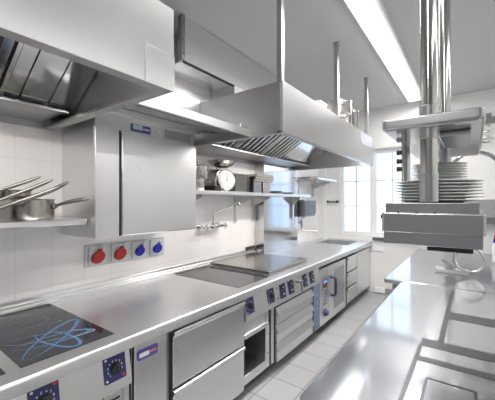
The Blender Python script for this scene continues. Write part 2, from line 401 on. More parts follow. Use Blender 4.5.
# ------------------------------------------------------------------ sockets, tap
t = thing('socket_panel', 'grey panel with four round capped industrial sockets on the tiled wall', 'socket panel', (WX, 1.51, 1.10))
P = MB(face_mat((WX+.001, 1.142, 1.095), (0, 1, 0), (0, 0, 1))); P.rrect(0, .744, 0, .168, .008, 0, .012); P.build('back_plate', 'grey', t, .002)
for k, cm in enumerate(('red', 'red', 'blue', 'blue')):
    yc = 1.235 + k*.186
    q = MB(face_mat((WX+.013, yc, 1.178), (0, 1, 0), (0, 0, 1))); q.rrect(-.07, .07, -.072, .072, .012, 0, .014); q.cyl((.042, .042, .014), (.042, .042, .028), .018, seg=16)
    for (sx, sy) in ((-1,-1),(1,-1),(-1,1)): q.cyl((sx*.058, sy*.060, .013), (sx*.058, sy*.060, .017), .006, seg=8)
    s_ = q.build('socket_outlet', plain('pale_grey_plastic', (.62, .63, .65), .4), t, .002)
    q = MB(face_mat((WX+.027, yc-.004, 1.168), (0, 1, 0), (0, .25, 1)))
    r_ = .050 if k < 2 else .043
    q.cyl((0, 0, 0), (0, 0, .022), r_*.9, seg=28); q.cyl((0, 0, .022), (0, 0, .036), r_, r_*.94, seg=28)
    q.box(-.014, .014, r_*.8, r_*1.25, .015, .034); q.cyl((r_*.4, -r_*.55, .034), (r_*.4, -r_*.55, .038), .006, seg=8)
    c_ = q.build('hinged_cap', cm, s_, .002); c_['label'] = ('red' if k < 2 else 'blue') + ' round hinged socket cap'

t = thing('wall_tap', 'chrome two-handled wall tap with a long swivel spout under the plate shelf', 'tap', (WX, 2.5, 1.33))
q = MB(); X0 = -2.32
q.cyl((WX+.002, 2.36, 1.33), (WX+.012, 2.36, 1.33), .035); q.cyl((WX+.002, 2.66, 1.33), (WX+.012, 2.66, 1.33), .035)
q.cyl((WX+.01, 2.36, 1.33), (X0, 2.36, 1.33), .014); q.cyl((WX+.01, 2.66, 1.33), (X0, 2.66, 1.33), .014)
q.cyl((X0, 2.34, 1.33), (X0, 2.68, 1.33), .018); q.cyl((X0, 2.51, 1.30), (X0, 2.51, 1.37), .024)
q.build('valve_body', 'chrome', t)
for y in (2.36, 2.66):
    q = MB(); q.cyl((X0, y, 1.33), (X0+.05, y, 1.33), .012); q.tube([(X0+.05, y, 1.295), (X0+.05, y, 1.365)], .008); q.tube([(X0+.05, y-.035, 1.33), (X0+.05, y+.035, 1.33)], .008)
    q.build('cross_handle', 'chrome', t)
q = MB(); q.tube([(X0, 2.51, 1.36), (X0, 2.51, 1.47), (X0+.01, 2.52, 1.482), (X0+.19, 2.70, 1.588), (X0+.205, 2.715, 1.592), (X0+.212, 2.722, 1.580), (X0+.212, 2.722, 1.545)], .0095)
q.build('spout', 'chrome', t)

# ------------------------------------------------------------------ shelves
def bracket(y, zs, x1, x0=WX, drop=.33):
    m = MB(); m.box(x0+.001, x0+.03, y-.018, y+.018, zs-drop, zs-.002)
    m.prism([(x0+.03, zs-.002), (x1-.05, zs-.002), (x1-.05, zs-.025), (x0+.03, zs-.125)], 'y', y-.004, y+.004)
    for z in (zs-drop+.03, zs-drop+.09): m.cyl((x0+.03, y, z), (x0+.036, y, z), .006, seg=8)
    return m
t = thing('wall_shelf', 'short steel wall shelf under the saucepans, beside the wall cabinet', 'shelf', (-2.2, .3, 1.45))
m = MB(); m.box(WX+.002, -2.01, -.8, .975, 1.455, 1.490); m.build('shelf_board', 'steel', t, .005)
for y in (.42, -.4): bracket(y, 1.455, -2.05).build('bracket', 'steel', t, .001)
t = thing('wall_shelf', 'long steel wall shelf carrying the scale, trays and pots', 'shelf', (-2.2, 3.1, 1.67), 'wall shelves')
m = MB(); m.box(WX+.002, -2.05, 1.86, 3.418, 1.675, 1.712); m.box(-2.243, -2.05, 3.418, 4.48, 1.675, 1.712); m.build('shelf_board', 'steel', t, .004)
for y, x0 in ((2.12, WX), (2.99, WX), (3.36, WX), (4.2, -2.245)): bracket(y, 1.675, -2.05, x0).build('bracket', 'steel', t, .001)
t = thing('wall_shelf', 'smaller upper steel shelf with a bracket, above the sink corner', 'shelf', (-2.2, 5.0, 1.97))
m = MB(); m.box(WX+.002, -1.99, 4.62, 5.44, 1.965, 1.985); m.box(-2.004, -1.99, 4.62, 5.44, 1.985, 2.0); m.build('shelf_board', 'steel', t, .003)
for y in (4.75, 5.3): bracket(y, 1.965, -2.0, WX, .26).build('bracket', 'steel', t, .001)
t = thing('tray_pan', 'shallow steel tray lying on the smaller upper shelf', 'tray', (-2.25, 4.88, 1.985))
m = MB(); m.box(WX+.01, -2.03, 4.64, 5.10, 1.985, 2.015); m.box(WX+.005, -2.02, 4.63, 5.11, 2.012, 2.018); m.build('tray', 'pan', t, .004)
t = thing('towel_dispenser', 'brushed steel dispenser box hung on the wall beside the sink', 'dispenser', (-2.27, 4.6, 1.35))
m = MB(); m.prism([(4.44, 1.36), (4.84, 1.36), (4.90, 1.42), (4.90, 1.635), (4.44, 1.635)], 'x', WX+.002, -2.15); m.build('body', 'frame', t, .004)
m = MB(); m.prism([(4.45, 1.375), (4.835, 1.375), (4.885, 1.425), (4.885, 1.62), (4.45, 1.62)], 'x', -2.15, -2.146); m.build('front_panel', plain('bronze_panel', (.13, .12, .11), .28, .9), t, .001)
t = thing('knife_rail', 'dark magnetic rail in the corner left of the window', 'rail', (-2.2, 5.6, 1.6))
m = MB(); m.box(-2.27, -2.03, FY-.03, FY-.001, 1.588, 1.622); m.build('rail_bar', 'frame', t, .003)
for x in (-2.26, -2.08):
    m = MB(); m.box(x, x+.03, FY-.04, FY-.03, 1.585, 1.63); m.build('end_clip', 'black', t, .002)
t = thing('sink_tap', 'chrome mixer tap on the wall behind the sink', 'tap', (-2.35, 4.75, 1.25))
m = MB(); m.cyl((WX+.002, 4.66, 1.25), (WX+.015, 4.66, 1.25), .035); m.cyl((WX+.01, 4.66, 1.25), (WX+.10, 4.66, 1.25), .016); m.cyl((WX+.10, 4.66, 1.18), (WX+.10, 4.66, 1.30), .022); m.build('valve_body', 'chrome', t)
m = MB(); m.tube([(WX+.10, 4.66, 1.20), (WX+.10, 4.66, 1.14), (WX+.12, 4.67, 1.12), (WX+.30, 4.80, 1.12), (WX+.32, 4.815, 1.115), (WX+.325, 4.82, 1.10)], .011); m.build('spout', 'chrome', t)
m = MB(); m.tube([(WX+.10, 4.66, 1.30), (WX+.10, 4.66, 1.33), (WX+.16, 4.64, 1.345)], .008); m.build('lever', 'chrome', t)

# ------------------------------------------------------------------ saucepans on the short shelf
def saucepan(label, x, y, z, R, H, h0, h1, mat='pan', handle_r=.011, sag=0, group='saucepans on the short shelf', name='saucepan'):
    t = thing(name, label, 'saucepan', (x, y, z), group)
    m = MB(); m.lathe((x, y, z), [(0, 0), (R*.93, 0), (R*.98, .006), (R, .018), (R, H-.004), (R+.006, H), (R+.004, H+.003), (R-.004, H), (R-.004, .02), (R*.9, .006), (0, .006)], 48)
    m.build('pan_body', mat, t)
    if h0:
        h0, h1 = Vector(h0), Vector(h1); d = (h1-h0); n = 9
        pts = [h0 + d*(k/n) + Vector((0, 0, -sag*4*(k/n)*(1-k/n))) for k in range(n+1)]
        rr = [handle_r*.8, handle_r*.85, handle_r*.95, handle_r*1.05, handle_r*1.15, handle_r*1.2, handle_r*1.2, handle_r*1.15, handle_r, handle_r*.45]
        m = MB(); m.tube(pts, rr, 12)
        q = d.normalized(); m.cyl(h0-q*.006, h0+q*.01, .020, .013, 16)
        m.build('pan_handle', 'handle', t)
    return t
S0 = 1.490
saucepan('squat steel saucepan at the end of the short shelf, handle crossing the cabinet side', -2.19, .735, S0, .112, .125, (-2.105, .825, S0+.085), (-1.95, .962, S0+.13), sag=-.008)
saucepan('steel saucepan nested above and behind the squat one, handle tilted up', -2.255, .660, S0+.129, .085, .050, (-2.18, .73, S0+.135), (-2.02, .865, S0+.235), sag=.006)
saucepan('dark steel frying pan at the bottom of the stack cut off by the picture edge', -2.20, .43, S0, .13, .065, (-2.09, .50, S0+.06), (-1.985, .80, S0+.20), mat='frame', sag=.004, handle_r=.011)
saucepan('steel saucepan second from bottom in the stack cut off by the picture edge', -2.20, .43, S0+.068, .12, .05, (-2.10, .50, S0+.10), (-2.02, .78, S0+.245), sag=.004, handle_r=.010)
saucepan('steel saucepan on top of the stack cut off by the picture edge', -2.21, .43, S0+.121, .11, .05, (-2.14, .49, S0+.15), (-2.07, .735, S0+.262), sag=.003, handle_r=.009)

# ------------------------------------------------------------------ things on the long shelf
S1 = 1.712
def pot(name, label, x, y, z, R, H, mat='pan', lid=False, loops=2, group=None, ang=0., cat='pot'):
    t = thing(name, label, cat, (x, y, z), group)
    m = MB(); m.lathe((x, y, z), [(0, 0), (R*.95, 0), (R, .008), (R, H-.005), (R+.006, H-.002), (R+.006, H+.001), (R-.004, H), (R-.004, .012), (0, .008)], 40); m.build('pot_body', mat, t)
    for k in range(loops):
        a = ang + k*PI*2/loops; dx, dy = math.cos(a), math.sin(a)
        c = Vector((x+dx*R, y+dy*R, z+H*.72)); w = Vector((-dy, dx, 0))
        m = MB(); m.tube([c - w*.045, c - w*.045 + Vector((dx, dy, .1))*.035, c - w*.03 + Vector((dx, dy, .1))*.05, c + w*.03 + Vector((dx, dy, .1))*.05, c + w*.045 + Vector((dx, dy, .1))*.035, c + w*.045], .007, 8); m.build('handle', 'pan', t)
    if lid:
        m = MB(); m.lathe((x, y, z+H+.002), [(R+.008, 0), (R+.008, .004), (R*.8, .014), (0, .022)], 40); m.lathe((x, y, z+H+.02), [(0, 0), (.012, 0), (.010, .015), (.018, .022), (.016, .03), (0, .032)], 16); m.build('lid', mat, t)
    return t
pot('stock_pot', 'steel pot with side handles, lower one at the cabinet end of the long shelf', -2.22, 2.155, S1, .085, .115, loops=2, ang=.9, group='pots stacked by the cabinet')
pot('stock_pot', 'lidded steel pot stacked on another at the cabinet end of the long shelf', -2.22, 2.175, S1+.118, .10, .125, lid=True, loops=2, ang=.9, group='pots stacked by the cabinet')
# kitchen scale
t = thing('kitchen_scale', 'round dial kitchen scale with a steel weighing bowl on the long shelf', 'scale', (-2.2, 2.46, S1))
m = MB()
m.prism([(2.34, S1), (2.58, S1), (2.57, S1+.05), (2.55, S1+.20), (2.51, S1+.235), (2.42, S1+.235), (2.37, S1+.17)], 'x', -2.29, -2.15)
m.build('scale_body', 'griddle', t, .012, seg=3)
m = MB(); m.box(-2.30, -2.12, 2.32, 2.42, S1+.002, S1+.06); m.build('scale_foot', 'black', t, .01)
dn = Vector((.96, -.26, .08)).normalized(); c0 = Vector((-2.115, 2.495, S1+.125))
m = MB(); m.cyl(c0-dn*.035, c0+dn*.008, .112, seg=40); db = m.build('dial_rim', 'chrome', t, .003)
m = MB(); m.cyl(c0+dn*.008, c0+dn*.010, .102, seg=40); m.build('dial_face', plain('dial_white', (.80, .76, .74), .35), db)
ex = Vector((dn.y*-1, dn.x, 0)).normalized(); ey = dn.cross(ex)
m = MB(face_mat(c0+dn*.0102, ex, ey))
for k in range(24):
    a = k*PI/12; m.T = face_mat(c0+dn*.0102, ex*math.cos(a)+ey*math.sin(a), ey*math.cos(a)-ex*math.sin(a)); m.box(.080, .096, -.0015, .0015, 0, .0006)
m.T = face_mat(c0+dn*.0102, ex, ey); m.box(-.002, .002, -.01, .075, 0, .002); m.cyl((0, 0, 0), (0, 0, .003), .008, seg=12)
m.build('dial_marks', 'black', db)
m = MB(); m.cyl((-2.21, 2.44, S1+.23), (-2.21, 2.44, S1+.252), .007); m.cyl((-2.21, 2.49, S1+.23), (-2.21, 2.49, S1+.252), .007); m.box(-2.23, -2.19, 2.42, 2.51, S1+.250, S1+.256); m.build('bowl_support', 'chrome', t)
m = MB(); m.lathe((-2.19, 2.50, S1+.256), [(0, 0), (.06, .002), (.115, .025), (.150, .07), (.160, .073), (.150, .073), (.112, .03), (.06, .007), (0, .005)], 44); m.build('weighing_bowl', 'pan', t)
# stack of trays (one by one), shelf pots
for k in range(10):
    o = MB(); o.box(-2.345, -2.145, 2.685, 2.915, S1+k*.021, S1+k*.021+.004); o.prism([(-2.365, S1+k*.021+.014), (-2.125, S1+k*.021+.014), (-2.125, S1+k*.021+.0195), (-2.365, S1+k*.021+.0195)], 'y', 2.665, 2.935)
    o.box(-2.34, -2.15, 2.69, 2.91, S1+k*.021+.004, S1+k*.021+.014)
    b_ = o.build('serving_tray', 'trays', None, .002, origin=(-2.245, 2.80, S1+k*.021))
    tag(b_, 'grey tray, %s from the top in the stack behind the scale' % ORD[9-k] if k < 9 else 'grey tray on top of the stack behind the scale', 'tray', 'grey trays stacked behind the scale')
def gn(label, x0, x1, y0, y1, z, h, mat='pan', group='steel food pans on the long shelf'):
    t = thing('food_pan', label, 'food pan', ((x0+x1)/2, (y0+y1)/2, z), group)
    m = MB()
    w = .004
    m.box(x0, x1, y0, y1, z, z+w); m.box(x0, x0+w, y0, y1, z, z+h); m.box(x1-w, x1, y0, y1, z, z+h); m.box(x0, x1, y0, y0+w, z, z+h); m.box(x0, x1, y1-w, y1, z, z+h)
    m.build('pan_body', mat, t, .002)
    m = MB(); e = .012
    m.box(x0-e, x0, y0-e, y1+e, z+h-.003, z+h); m.box(x1, x1+e, y0-e, y1+e, z+h-.003, z+h); m.box(x0, x1, y0-e, y0, z+h-.003, z+h); m.box(x0, x1, y1, y1+e, z+h-.003, z+h)
    m.build('rim', mat, t)
    return t
gn('deep dark steel food pan on the shelf between the trays and the pillar', -2.32, -2.09, 2.965, 3.13, S1, .135, 'frame')
gn('deep bright steel food pan on the shelf against the clad pillar', -2.32, -2.09, 3.165, 3.31, S1, .135)
for k, (y0, y1, nm) in enumerate(((2.97, 3.38, 'lowest'), (2.99, 3.40, 'middle'), (3.02, 3.39, 'topmost'))):
    gn('shallow steel pan, %s of the three laid across the deep food pans' % nm, -2.33, -2.08, y0, y1, S1+.138+k*.030, .027)
for k in range(3):
    o = MB(); o.lathe((-2.15, 3.58, S1+k*.012), [(0, 0), (.07, 0), (.085, .008), (.088, .011), (.082, .011), (.07, .004), (0, .004)], 32)
    tag(o.build('pie_dish', 'trays', None, origin=(-2.15, 3.58, S1+k*.012)), 'round grey dish, %s of three in front of the clad pillar' % ('bottom', 'middle', 'top')[k], 'dish', 'round dishes by the pillar')
for k in range(2):
    o = MB(); o.lathe((-2.15, 3.86, S1+k*.012), [(0, 0), (.075, 0), (.09, .008), (.094, .011), (.087, .011), (.07, .004), (0, .004)], 32)
    tag(o.build('pie_dish', 'trays', None, origin=(-2.15, 3.86, S1+k*.012)), 'round grey dish, %s of the pair near the shelf end' % ('lower', 'upper')[k], 'dish', 'round dishes near the shelf end')

# pots standing on the hood
pot('stock_pot', 'steel stock pot standing on top of the hood behind a hanging post, lower of two', -1.32, 3.70, HT, .15, .17, loops=2, ang=-1.0, group='stock pots on the hood')
pot('stock_pot', 'steel stock pot stacked on another pot on top of the hood', -1.32, 3.70, HT+.172, .15, .17, loops=2, ang=-1.0, group='stock pots on the hood')
t = thing('utensil_canister', 'tall dark steel canister on top of the hood beside the stock pots', 'canister', (-1.27, 4.12, HT))
m = MB(); m.lathe((-1.27, 4.12, HT), [(0, 0), (.055, 0), (.058, .01), (.058, .30), (.061, .31), (.052, .31), (.05, .02), (0, .02)], 28); m.build('canister_body', 'frame', t)
m = MB(); m.lathe((-1.27, 4.12, HT+.31), [(.062, 0), (.062, .02), (.03, .025), (0, .025)], 28); m.build('lid', 'pan', t)
t = thing('storage_tub', 'low white tub on top of the hood between two hanging posts', 'tub', (-1.30, 3.02, HT))
m = MB(); m.box(-1.38, -1.22, 2.88, 3.06, HT, HT+.12); m.build('tub_body', 'pvc', t, .015, seg=3)
m = MB(); m.box(-1.385, -1.215, 2.875, 3.065, HT+.12, HT+.14); m.build('lid', 'pvc', t, .006)

# ------------------------------------------------------------------ left cooking line: worktop
WT = .90
t = thing('worktop', 'continuous brushed steel worktop along the left wall with a sink at the far end', 'worktop', (-1.9, 2.5, .84))
def edge_profile(x_back=WX+.002):
    pr = [(x_back, .86), (x_back, WT)]
    for k in range(7):
        a = math.radians(90 - 90*k/6); pr.append((-1.448 + .018*math.cos(a), WT-.018 + .018*math.sin(a)))
    pr += [(-1.430, .838), (-1.448, .838), (-1.448, .86)]
    return pr
m = MB(); m.prism(edge_profile(), 'y', -.9, 4.94)
m.prism(edge_profile(-1.62), 'y', 4.94, 5.50); m.prism(edge_profile(), 'y', 5.50, FY-.003)
m.box(WX+.002, -2.18, 4.94, 5.50, .86, WT)
wt = m.build('worktop_slab', 'worktop', t)
m = MB(); x0, x1, y0, y1 = -2.18, -1.62, 4.94, 5.50
m.box(x0, x1, y0, y1, .70, .705); m.box(x0, x0+.006, y0, y1, .705, WT-.002); m.box(x1-.006, x1, y0, y1, .705, WT-.002); m.box(x0, x1, y0, y0+.006, .705, WT-.002); m.box(x0, x1, y1-.006, y1, .705, WT-.002)
m.cyl((-1.9, 5.22, .705), (-1.9, 5.22, .710), .04)
m.build('sink_basin', 'steel', t, .004)
m = MB(); e = .02
m.box(x0-e, x1+e, y0-e, y0+.002, WT, WT+.006); m.box(x0-e, x1+e, y1-.002, y1+e, WT, WT+.006); m.box(x0-e, x0+.002, y0, y1, WT, WT+.006); m.box(x1-.002, x1+e, y0, y1, WT, WT+.006)
m.build('sink_rim', 'basin', t, .003)
m = MB(); m.prism([(WX+.002, WT), (-2.352, WT), (-2.352, .912), (-2.362, .918), (-2.362, .932), (-2.378, .938), (-2.378, .962), (WX+.002, .968)], 'y', -.9, 3.41)
m.build('upstand_rail', 'steel', t, .002)
m = MB(); m.box(WX+.014, WX+.034, 3.20, 3.40, .97, 1.01); m.build('rail_end_stop', 'dark', t, .005)

# ------------------------------------------------------------------ hobs and griddle set into the worktop
def orbit(mb, cx, cy, a, b, rot, w, z, n=72):
    pts = []
    for k in range(n):
        q = 2*PI*k/n; e = Vector((a*math.cos(q), b*math.sin(q))); c, s_ = math.cos(rot), math.sin(rot)
        nrm = Vector((b*math.cos(q), a*math.sin(q))).normalized()
        ww = w*(.55 + .45*math.cos(q))
        for sg in (1, -1):
            p = e + nrm*ww*sg; pts.append(mb.v((cx + p.x*c - p.y*s_, cy + p.x*s_ + p.y*c, z)))
    for k in range(n): mb.f([pts[2*k], pts[2*((k+1) % n)], pts[2*((k+1) % n)+1], pts[2*k+1]])
def hob(label, y0, y1, loops, x0=-2.335, x1=-1.53):
    t = thing('induction_hob', label, 'hob', ((x0+x1)/2, (y0+y1)/2, WT), 'black glass induction hobs')
    m = MB(); m.box(x0+.05, x1, y0, y1, WT+.0005, WT+.0025); gl = m.build('glass_plate', 'glass', t)
    m = MB(); m.box(x0, x0+.045, y0, y1, WT+.0005, WT+.003); v = m.build('vent_strip', 'frame', t)
    m = MB()
    for k in range(2): m.box(x0+.004+k*.021, x0+.021+k*.021, y0+.006, y1-.006, WT+.003, WT+.0036)
    m.build('vent_slots', 'dark', v)
    if loops:
        cx, cy = -1.69, (y0+y1)/2
        m = MB(); zz = WT+.003
        orbit(m, cx-.05, cy, .235, .055, math.radians(132), .0115, zz); orbit(m, cx-.02, cy-.012, .165, .05, math.radians(81), .0095, zz+.0003); orbit(m, cx-.015, cy, .165, .055, math.radians(10), .0095, zz+.0006)
        p = m.build('orbit_print', 'print', gl); p['label'] = 'blue looping printed orbits'
        m = MB(); orbit(m, cx-.32, cy-.02, .13, .045, math.radians(120), .003, zz); orbit(m, cx-.32, cy, .13, .05, math.radians(60), .003, zz+.0003)
        orbit(m, cx-.06, cy-.01, .20, .05, math.radians(62), .006, zz+.0009)
        m.build('orbit_print', 'print2', gl)
    return t
hob('black glass induction hob cut off at the picture edge beside the orbit-patterned hob', -.02, .417, False)
hob('black glass induction hob printed with blue looping orbits', .468, .885, True)
hob('plain black glass induction hob between the bare worktop and the griddle', 1.955, 2.42, False)
t = thing('griddle_plate', 'thick bare steel griddle plate raised on the worktop beside the pillar', 'griddle', (-1.97, 2.9, WT))
m = MB(); m.box(-2.335, -1.56, 2.47, 3.31, WT+.012, WT+.034); m.build('plate', 'griddle', t, .004)
m = MB(); m.box(-2.32, -1.575, 2.485, 3.295, WT, WT+.012); m.build('base_frame', 'frame', t)

# ------------------------------------------------------------------ units below
def knob_panel(parent, y0, y1, s0, s1, T, ticks='123456789', red='top'):
    """navy plate on a sloping control panel; T maps (y along, s up the slope, out) to the world"""
    m = MB(T); m.rrect(y0, y1, s0, s1, .010, 0, .003); p = m.build('knob_panel', 'navy', parent); p['label'] = 'navy plate with a black dial knob'
    cy, cs = (y0+y1)/2, (s0+s1)/2 - .004; R = (y1-y0)*.33
    m = MB(T); m.cyl((cy, cs, .003), (cy, cs, .012), R*.72, R*.70, 24); m.cyl((cy, cs, .012), (cy, cs, .030), R*.62, R*.55, 24); m.box(cy-.005, cy+.005, cs-R*.5, cs+R*.5, .012, .036)
    m.build('knob', 'black', p, .0015)
    m = MB()
    for k, ch in enumerate(ticks):
        a = math.radians(225 - 30*k)
        text_geo(m, ch, .016, T @ Matrix.Translation((cy + R*.98*math.cos(a), cs + R*.98*math.sin(a), .0034)), .0004)
    m.build('dial_numbers', 'white', p, smooth=0)
    zi = s1-.022 if red == 'top' else s0+.010
    m = MB(T); m.box(y1-.022, y1-.008, zi, zi+.012, .003, .0042); m.build('indicator', 'redmark', p)
    m = MB(T)
    for (a, b) in ((y0+.008, s1-.020), (y0+.008, s0+.010)): m.cyl((a+.006, b+.004, .003), (a+.006, b+.004, .0042), .006, seg=10)
    m.build('print_marks', 'white', p)
    return p
def switch_panel(parent, y0, y1, s0, s1, T):
    m = MB(T); m.rrect(y0, y1, s0, s1, .010, 0, .003); p = m.build('switch_panel', 'navy', parent); p['label'] = 'navy plate with two rocker switches'
    cy = (y0+y1)/2; h = s1-s0; w = y1-y0
    for f_ in (.27, .70):
        m = MB(T); m.box(cy-w*.28, cy+w*.28, s0+h*f_-.018, s0+h*f_+.018, .003, .010); m.build('rocker', 'black', p, .003)
    for (a, b, c, d_, o_) in ((cy-w*.10, cy+w*.18, s0+h*.27-.004, s0+h*.27+.004, .010), (cy-w*.10, cy+w*.18, s0+h*.70-.004, s0+h*.70+.004, .010), (cy-w*.38, cy-w*.2, s0+h*.90, s0+h*.95, .003)):
        m = MB(T); m.box(a, b, c, d_, o_, o_+.0006); m.build('print_mark', 'white', p)
    return p
def slope_T(y):
    # panel leans: its foot stands further into the aisle than its head
    return face_mat((-1.446, y, .655), (0, 1, 0), (-.032, 0, .185))
SL = .186
def control_panel(parent, y0, y1):
    m = MB(); m.prism([(-1.446, .655), (-1.478, .838), (-1.60, .838), (-1.60, .640), (-1.452, .640)], 'y', y0, y1); return m.build('control_panel', 'steel', parent, .003)
def plinth(parent, y0, y1):
    return box(-2.30, -1.56, y0+.004, y1-.004, 0, .115).build('plinth', 'frame', parent)
def carcass(parent, y0, y1, z0=.115, z1=.836, xf=-1.49):
    return box(WX+.01, xf, y0, y1, z0, z1).build('carcass', 'steelv', parent, .002)

# A: hob base nearest the viewer
t = thing('hob_base', 'steel hob base under the orbit-patterned hob, two navy dial plates on its sloping front', 'hob base', (-1.9, .02, 0))
carcass(t, -.9, .930, xf=-1.62); plinth(t, -.9, .93); control_panel(t, -.9, .938)
knob_panel(t, .472, .590, .040, .170, slope_T(0), ticks='123456789'); knob_panel(t, .790, .908, .040, .170, slope_T(0), red='bottom')
m = MB(); m.box(-1.62, -1.475, .80, .935, .12, .636); m.box(-1.475, -1.462, .898, .930, .12, .636); m.build('side_frame', 'steelv', t, .002)
m = MB(); m.box(-1.62, -1.48, -.9, .795, .12, .636); m.build('base_panel', 'steelv', t, .002)
m = MB(); m.box(-1.475, -1.470, .812, .890, .30, .62); v = m.build('vent_grille', 'steel', t)
m = MB()
for k in range(14): m.box(-1.470, -1.4685, .822, .880, .315+k*.021, .326+k*.021)
m.build('vent_slots', 'dark', v)
# B: narrow door unit
t = thing('narrow_cabinet', 'narrow steel cabinet with a blue label on its door, left of the drawers', 'cabinet', (-1.9, 1.07, 0))
carcass(t, .956, 1.20, xf=-1.485); plinth(t, .956, 1.20)
m = MB(); m.box(-1.484, -1.458, .958, 1.172, .12, .828); dr = m.build('door', 'steelv', t, .004)
m = MB(); m.box(-1.484, -1.470, 1.176, 1.196, .12, .834); m.build('door_edge', 'frame', t)
T = face_mat((-1.4575, .972, .735), (0, 1, 0), (0, 0, 1))
m = MB(T); m.rrect(0, .135, 0, .058, .014, 0, .002); lp = m.build('label_plate', 'label', t); lp['label'] = 'violet blue rounded label'
m = MB(T); m.rrect(.014, .078, .014, .038, .006, .002, .0028); m.build('label_window', 'white', lp)
m = MB(T)
for k in range(4): m.box(.084+k*.011, .092+k*.011, .022, .034, .002, .0028)
m.build('label_marks', 'orange', lp)
# C: two drawer fridge
def drawer_front(parent, y0, y1, z0, z1, lip=.05, mat='steelv', out=0.):
    """drawer front whose top edge rolls out into a full-width grip"""
    m = MB(); x = -1.484
    m.prism([(x, z0), (-1.460+out, z0), (-1.460+out, z1-lip), (-1.442+out, z1-lip*.45), (-1.442+out, z1-lip*.2), (-1.452+out, z1), (-1.466+out, z1), (x, z1-lip*.5)], 'y', y0, y1)
    return m.build('drawer', mat, parent, .003)
t = thing('drawer_fridge', 'steel counter unit with two deep drawers, beside the narrow labelled cabinet', 'drawer unit', (-1.9, 1.58, 0))
carcass(t, 1.204, 1.945, xf=-1.49); plinth(t, 1.204, 1.945)
drawer_front(t, 1.222, 1.938, .466, .815, .042); drawer_front(t, 1.222, 1.938, .10, .452, .042)
m = MB(); m.box(-1.489, -1.478, 1.205, 1.2195, .10, .834); m.box(-1.489, -1.478, 1.222, 1.938, .454, .464); m.build('dark_gap', 'dark', t)
# D: second hob base with open cavity
t = thing('hob_base', 'steel hob base under the plain hob, an open cupboard below two navy dials', 'hob base', (-1.9, 2.18, 0))
plinth(t, 1.95, 2.42); control_panel(t, 1.952, 2.418)
knob_panel(t, 1.962, 2.075, .035, .172, slope_T(0), red='bottom'); knob_panel(t, 2.285, 2.398, .035, .172, slope_T(0), red='bottom')
m = MB(); m.box(WX+.01, -1.48, 1.95, 1.965, .115, .84); m.box(WX+.01, -1.48, 2.29, 2.33, .115, .64); m.box(WX+.01, -1.62, 1.965, 2.29, .50, .83); m.box(WX+.01, -1.48, 1.965, 2.29, .115, .19); m.box(WX+.01, -2.2, 1.965, 2.29, .19, .5)
m.box(-1.62, -1.475, 1.966, 2.33, .486, .515); m.box(-1.495, -1.475, 2.275, 2.335, .12, .487)
m.build('carcass', 'steelv', t, .002)
m = MB(); m.box(-1.58, -1.482, 2.337, 2.372, .12, .638); m.build('dark_gap', 'dark', t)
m = MB(); m.box(-1.60, -1.478, 2.374, 2.418, .115, .638); m.cyl((-1.478, 2.39, .42), (-1.474, 2.39, .42), .006, seg=8); m.build('post', 'steelv', t, .002)
m = MB(); m.box(-1.60, -1.50, 1.967, 2.33, .515, .638)
for k in range(5): m.prism([(-1.50, .520+k*.024), (-1.478, .522+k*.024), (-1.50, .538+k*.024)], 'y', 1.968, 2.33)
m.build('louvre_panel', 'steel', t)
m = MB()
for z in (.25, .42): m.cyl((-1.475, 2.305, z), (-1.468, 2.305, z), .008, seg=10)
m.build('hinge_pin', 'chrome', t)
# E: griddle base with warming drawers
t = thing('griddle_unit', 'steel griddle base with three lipped drawers and a slate blue upright strip', 'drawer unit', (-1.9, 2.93, 0))
carcass(t, 2.424, 3.436, xf=-1.49); plinth(t, 2.424, 3.436); control_panel(t, 2.422, 3.438)
for y0, y1 in ((2.50, 2.61), (2.66, 2.775), (2.985, 3.09), (3.155, 3.27)): switch_panel(t, y0, y1, .028, .172, slope_T(0))
m = MB(slope_T(0)); m.cyl((2.475-.02, .05, 0), (2.475-.02, .05, .004), .007, seg=10); m.cyl((2.475-.02, .14, 0), (2.475-.02, .14, .004), .007, seg=10); m.build('screw', 'dark', t)
m = MB(slope_T(0)); m.cyl((2.845, .12, 0), (2.845, .12, .045), .010, seg=12); m.box(2.795, 2.895, .112, .128, .045, .062); m.box(2.835, 2.855, .02, .12, .047, .060); m.build('tap_lever', 'frame', t, .003)
for z0, z1 in ((.462, .612), (.292, .448), (.110, .278)):
    m = MB(); m.prism([(-1.484, z0), (-1.458, z0), (-1.458, z1-.078), (-1.438, z1-.072), (-1.438, z1-.066), (-1.470, z1), (-1.484, z1)], 'y', 2.446, 3.235); m.build('drawer', 'steel', t, .002)
m = MB(); m.box(-1.489, -1.480, 2.446, 3.235, .11, .62); m.build('dark_gap', 'dark', t)
m = MB(); m.box(-1.488, -1.448, 3.245, 3.412, .115, .636); us = m.build('control_strip', 'strip', t, .004); us['label'] = 'slate blue upright strip'
m = MB()
for z in (.52, .44, .36): m.box(-1.448, -1.446, 3.32, 3.345, z-.008, z+.008)
m.build('strip_marks', 'grey', us)
# F: combi oven
t = thing('combi_oven', 'steel combination oven with a glass door and dark bow handle, beside the slate strip', 'oven', (-1.9, 3.9, 0))
m = MB(); m.box(WX+.05, -1.50, 3.446, 4.372, .10, .775); m.build('carcass', 'steelv', t, .003)
m = MB(); m.box(-2.2, -1.60, 3.50, 4.34, .775, .82); m.build('top_block', 'dark', t, .004)  # plain dark block in the gap between oven and worktop
m = MB()
for y in (3.52, 4.30):
    for x in (-1.58, -2.25): m.cyl((x, y, 0), (x, y, .10), .022, seg=14)
m.build('foot', 'dark', t)
m = MB(); m.box(-1.499, -1.462, 3.446, 3.715, .10, .79); cs = m.build('control_column', 'steelv', t, .008)
T = face_mat((-1.4615, 3.50, .0), (0, 1, 0), (0, 0, 1))
m = MB(T); m.rrect(.02, .17, .17, .70, .02, 0, .002); m.build('keypad_plate', 'steel', cs)
m = MB(T); m.box(.045, .155, .55, .64, .002, .004); m.build('display', 'black', cs)
